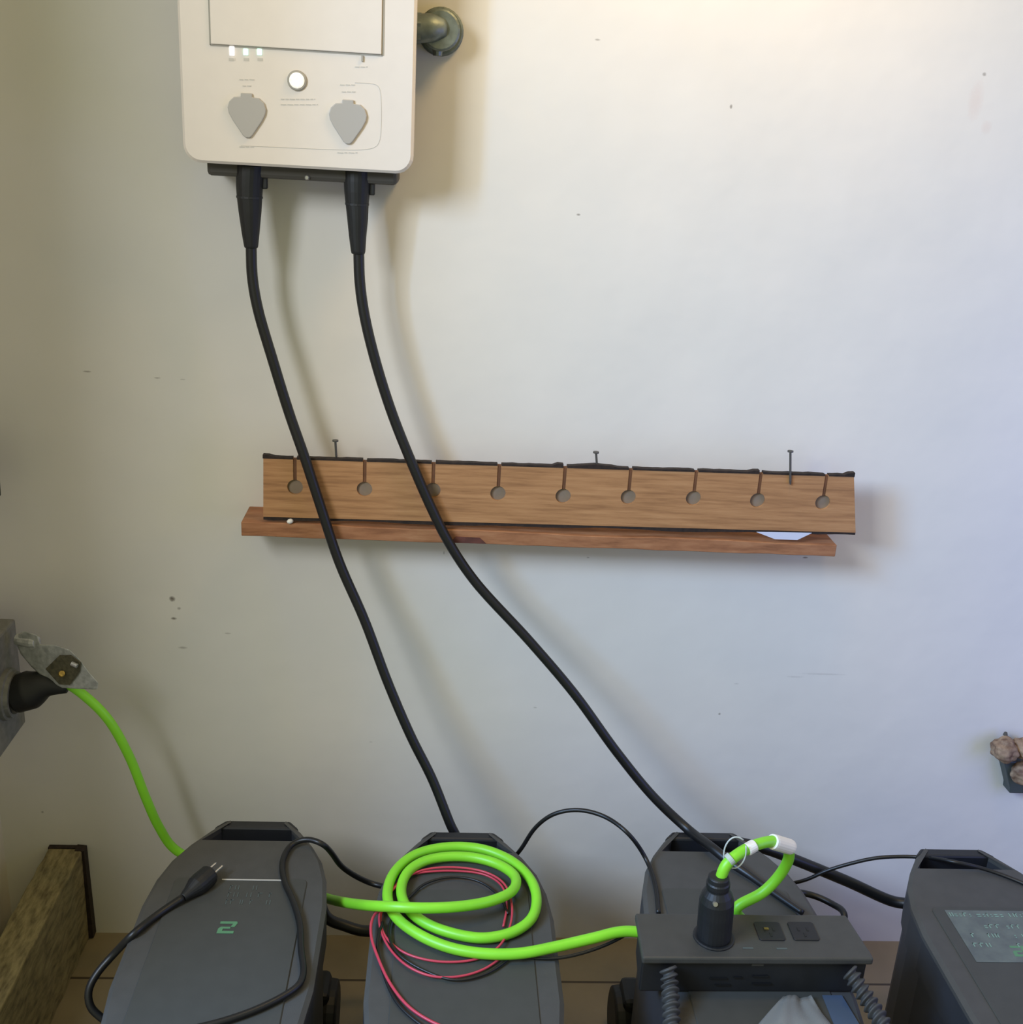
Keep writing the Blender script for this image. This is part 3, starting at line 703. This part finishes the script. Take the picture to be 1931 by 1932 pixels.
c3p = [Vector((.37, -.27, .33)), at(705, 1668, y=-.235), at(675, 1655, y=-.24), at(645, 1635, y=-.25), at(625, 1608, y=-.265), at(608, 1592, z=.432), at(580, 1583, z=.432), at(552, 1592, z=.425), at(534, 1622, z=zc), at(536, 1660, z=zc), at(553, 1700, z=.4245), at(566, 1745, z=.4245),
       at(568, 1790, z=.4245), at(573, 1835, z=.4245), at(565, 1858, z=.4245), at(530, 1882, z=.4245), at(480, 1906, z=.4245), at(420, 1927, z=.4245), at(360, 1942, z=.4245)]
cable('looped_cable', c3p, .0050, 'black cable looping down the right side of the emblem station')
c3q = [at(578, 1846, z=.4235), at(552, 1866, z=.4235), at(500, 1893, z=.4235), at(450, 1915, z=.4235), at(400, 1934, z=.4235)]
c3q = [p+Vector((.003, -.008, 0)) for p in c3q]

# ---------------------------------------------------------------- timber on the left
tl, tr = at(90, 1601, y=-.012), at(155, 1601, y=-.012)
tb = thing('timber', ((tl.x+tr.x)/2, -.4, 0), 'weathered wooden timber lying on the floor against the wall at the left', 'timber')
mb = MB(); ny = 30; rt = random.Random(5); rings = []
for j in range(ny+1):
    y = -.012-.85*j/ny
    q = []
    for x, z in ((tl.x, 0.0), (tr.x, 0.0), (tr.x, tl.z), (tl.x, tl.z)):
        q.append((x+rt.uniform(-.0015, .0015), y, max(0, z+rt.uniform(-.0012, .0012) if z else 0)))
    rings.append(q)
mb.rings(rings); mb.build('board', M_timber, tb, bevel=.003)
MB().add([(tr.x-.001, -.020, .004), (tr.x+.010, -.020, .004), (tr.x+.006, -.020, tl.z+.001), (tr.x-.012, -.020, tl.z+.003), (tr.x-.001, -.001, .004), (tr.x+.010, -.001, .004), (tr.x+.006, -.001, tl.z+.001), (tr.x-.012, -.001, tl.z+.003)],
         [(0, 3, 2, 1), (4, 5, 6, 7), (0, 1, 5, 4), (1, 2, 6, 5), (2, 3, 7, 6), (3, 0, 4, 7)]).build('end_strip', M_edge, tb)
MB().box((tl.x, -.0115, tl.z-.006), (tr.x, -.001, tl.z+.0012)).build('end_bar', M_edge, tb)  # dark bar between the timber end and the wall

# ---------------------------------------------------------------- outlet box on the left wall
ob = thing('outlet_box', (XL, -.15, .70), 'grey metal outlet box with flip lid on the left wall', 'outlet box')
XF = at(43, 1300, y=-.085).x
bt = at(40, 1167, y=-.085).z; bbm = at(45, 1362, y=-.085).z
MB().box((XL, -.26, bbm), (XF, -.085, bt)).build('box', M_castgrey, ob, bevel=.004)
cz = (bt+bbm)/2-.008; cyy = -.155
MB().lathe((XF-.001, cyy, cz), (XF+.016, cyy, cz), [(0, .046), (.5, .045), (.6, .041), (1, .040)], 32).build('socket_ring', M_castgrey, ob)
MB().lathe((XF+.010, cyy, cz), (XF+.017, cyy, cz), [(0, .034), (1, .034)], 32).build('socket_face', M_black, ob)
# lid: shaped plate lifted by the plug
lidp = [(36, 1196), (46, 1190), (70, 1198), (76, 1216), (104, 1217), (132, 1226), (150, 1243), (168, 1268), (186, 1288), (184, 1301), (150, 1300), (118, 1298), (88, 1284), (60, 1258), (40, 1234), (32, 1216)]
yl0, yl1 = -.135, -.185
lv = []
for i, (px, py) in enumerate(lidp):
    s = (px-44)/142; lv.append(at(px, py, y=-.150-.045*s))
n = len(lv); mb = MB(); cl = sum(lv, Vector())/n
off = Vector((-.006, .012, -.006))
mb.add(lv+[v+off for v in lv], [tuple(range(n)), tuple(range(n, 2*n))[::-1]]+[(i, n+i, n+(i+1) % n, (i+1) % n) for i in range(n)])
lid = mb.build('flip_lid', M_lid, ob, bevel=.002)
wp = [(86, 1262), (112, 1237), (134, 1237), (152, 1250), (150, 1268), (132, 1292), (112, 1291)]
wv = [at(px, py, y=-.152-.045*(px-44)/142) for px, py in wp]; n = len(wv)
mb = MB(); mb.add([v+Vector((.0005, -.0022, .0008)) for v in wv]+[v+Vector((0, .003, 0)) for v in wv], [tuple(range(n)), tuple(range(n, 2*n))[::-1]]+[(i, n+i, n+(i+1) % n, (i+1) % n) for i in range(n)])
mb.build('gasket', mat('gasket_brown', srgb(78, 74, 56), .6, noise=.3, nscale=150), lid)
k = at(116, 1272, y=-.182); MB().lathe(k, k+Vector((.002, -.003, .003)), [(0, .006), (1, .005)], 10).build('brass_contact', M_brass, lid)
k = at(140, 1254, y=-.190); MB().lathe(k+Vector((-.004, 0, .002)), k+Vector((.006, -.003, -.001)), [(0, .004), (1, .004)], 10).build('lid_glint', M_steel, lid)  # bright stub that imitates a white glint on the lid
h0, h1 = at(34, 1206, y=-.135), at(70, 1212, y=-.150)
MB().lathe(h0, h1, [(0, .011), (.2, .012), (.8, .012), (1, .010)], 14).build('hinge', M_lid, ob, bevel=.001)
MB().lathe(at(8, 1340, y=-.15), at(28, 1336, y=-.135), [(0, .008), (1, .006)], 12).build('lower_lug', M_castgrey, ob)
# black plug of the green cord in that outlet
q0 = Vector((XF+.016, cyy, cz)); q1 = at(88, 1292, y=-.157); q2 = at(128, 1297, y=-.158)
dd = (q1-q0)
MB().tube([q0, q0.lerp(q1, .5), q1, q2], [.033, .034, .022, .010], step=.004, n=22).build('outlet_plug', M_black_matte, gc, smooth=True)
gc.children[-1]['label'] = 'black plug pushed into the wall outlet'

# dark sliver of a fixture at the left edge
k = at(3, 935, y=-.09); k2 = at(1, 845, y=-.09)
fx = MB(); fx.add([(XL, -.09, k.z), (k.x, -.09, k.z), (k2.x-.004, -.09, k2.z), (XL, -.09, k2.z), (XL, -.13, k.z), (k.x-.006, -.13, k.z), (k2.x-.010, -.13, k2.z), (XL, -.13, k2.z)],
                  [(0, 3, 2, 1), (4, 5, 6, 7), (0, 1, 5, 4), (1, 2, 6, 5), (2, 3, 7, 6), (3, 0, 4, 7)])
tag(fx.build('wall_fixture', mat('dark_fixture', srgb(50, 54, 48), .6), bevel=.002), 'dark fixture just showing at the left edge above the outlet box', 'fixture')

# ---------------------------------------------------------------- brown knobbly fitting on the right
def blob(c, r, seed, squash=(1, 1, 1)):
    bm = bmesh.new(); bmesh.ops.create_icosphere(bm, subdivisions=4, radius=1)
    rb = random.Random(seed); ph = [rb.uniform(0, 6) for _ in range(6)]
    mb = MB(); vs = []
    for v in bm.verts:
        q = v.co; s = 1+.10*math.sin(q.x*5+ph[0])*math.sin(q.z*4+ph[1])+.06*math.sin(q.y*9+ph[2]+q.x*6)+.04*math.sin(q.z*13+ph[3])
        vs.append(Vector((q.x*squash[0], q.y*squash[1], q.z*squash[2]))*r*s+c)
    f = [tuple(v.index for v in fc.verts) for fc in bm.faces]; bm.free()
    mb.add(vs, f); return mb
k = at(1896, 1414, y=-.035)
kf = thing('wall_fitting', (k.x+.02, 0, k.z), 'brown knobbly wall knob with a dark bracket at the right edge', 'wall fitting')
blob(k, .026, 1, (1, 1, .92)).build('knob', M_brown, kf, smooth=True)
blob(at(1936, 1412, y=-.035), .024, 2, (1.1, 1, .9)).build('knob', M_brown, kf, smooth=True)
blob(at(1928, 1458, y=-.035), .022, 3, (1, .9, 1.1)).build('lower_knob', M_brown, kf, smooth=True)
a = at(1893, 1434, y=-.025); b = at(1903, 1494, y=-.025); c = at(1945, 1494, y=-.025)
MB().prism_y([(a.x, a.z), (b.x-.001, b.z+.012), (b.x, b.z), (c.x, b.z), (c.x, a.z)], -.03, 0).build('bracket', mat('bracket_dark', srgb(78, 86, 86), .5, metal=.4), kf, bevel=.002)
MB().lathe((k.x+.004, -.02, k.z+.024), (k.x+.004, -.02, k.z+.030), [(0, .005), (1, .003)], 8).build('bracket_screw', M_nail, kf)
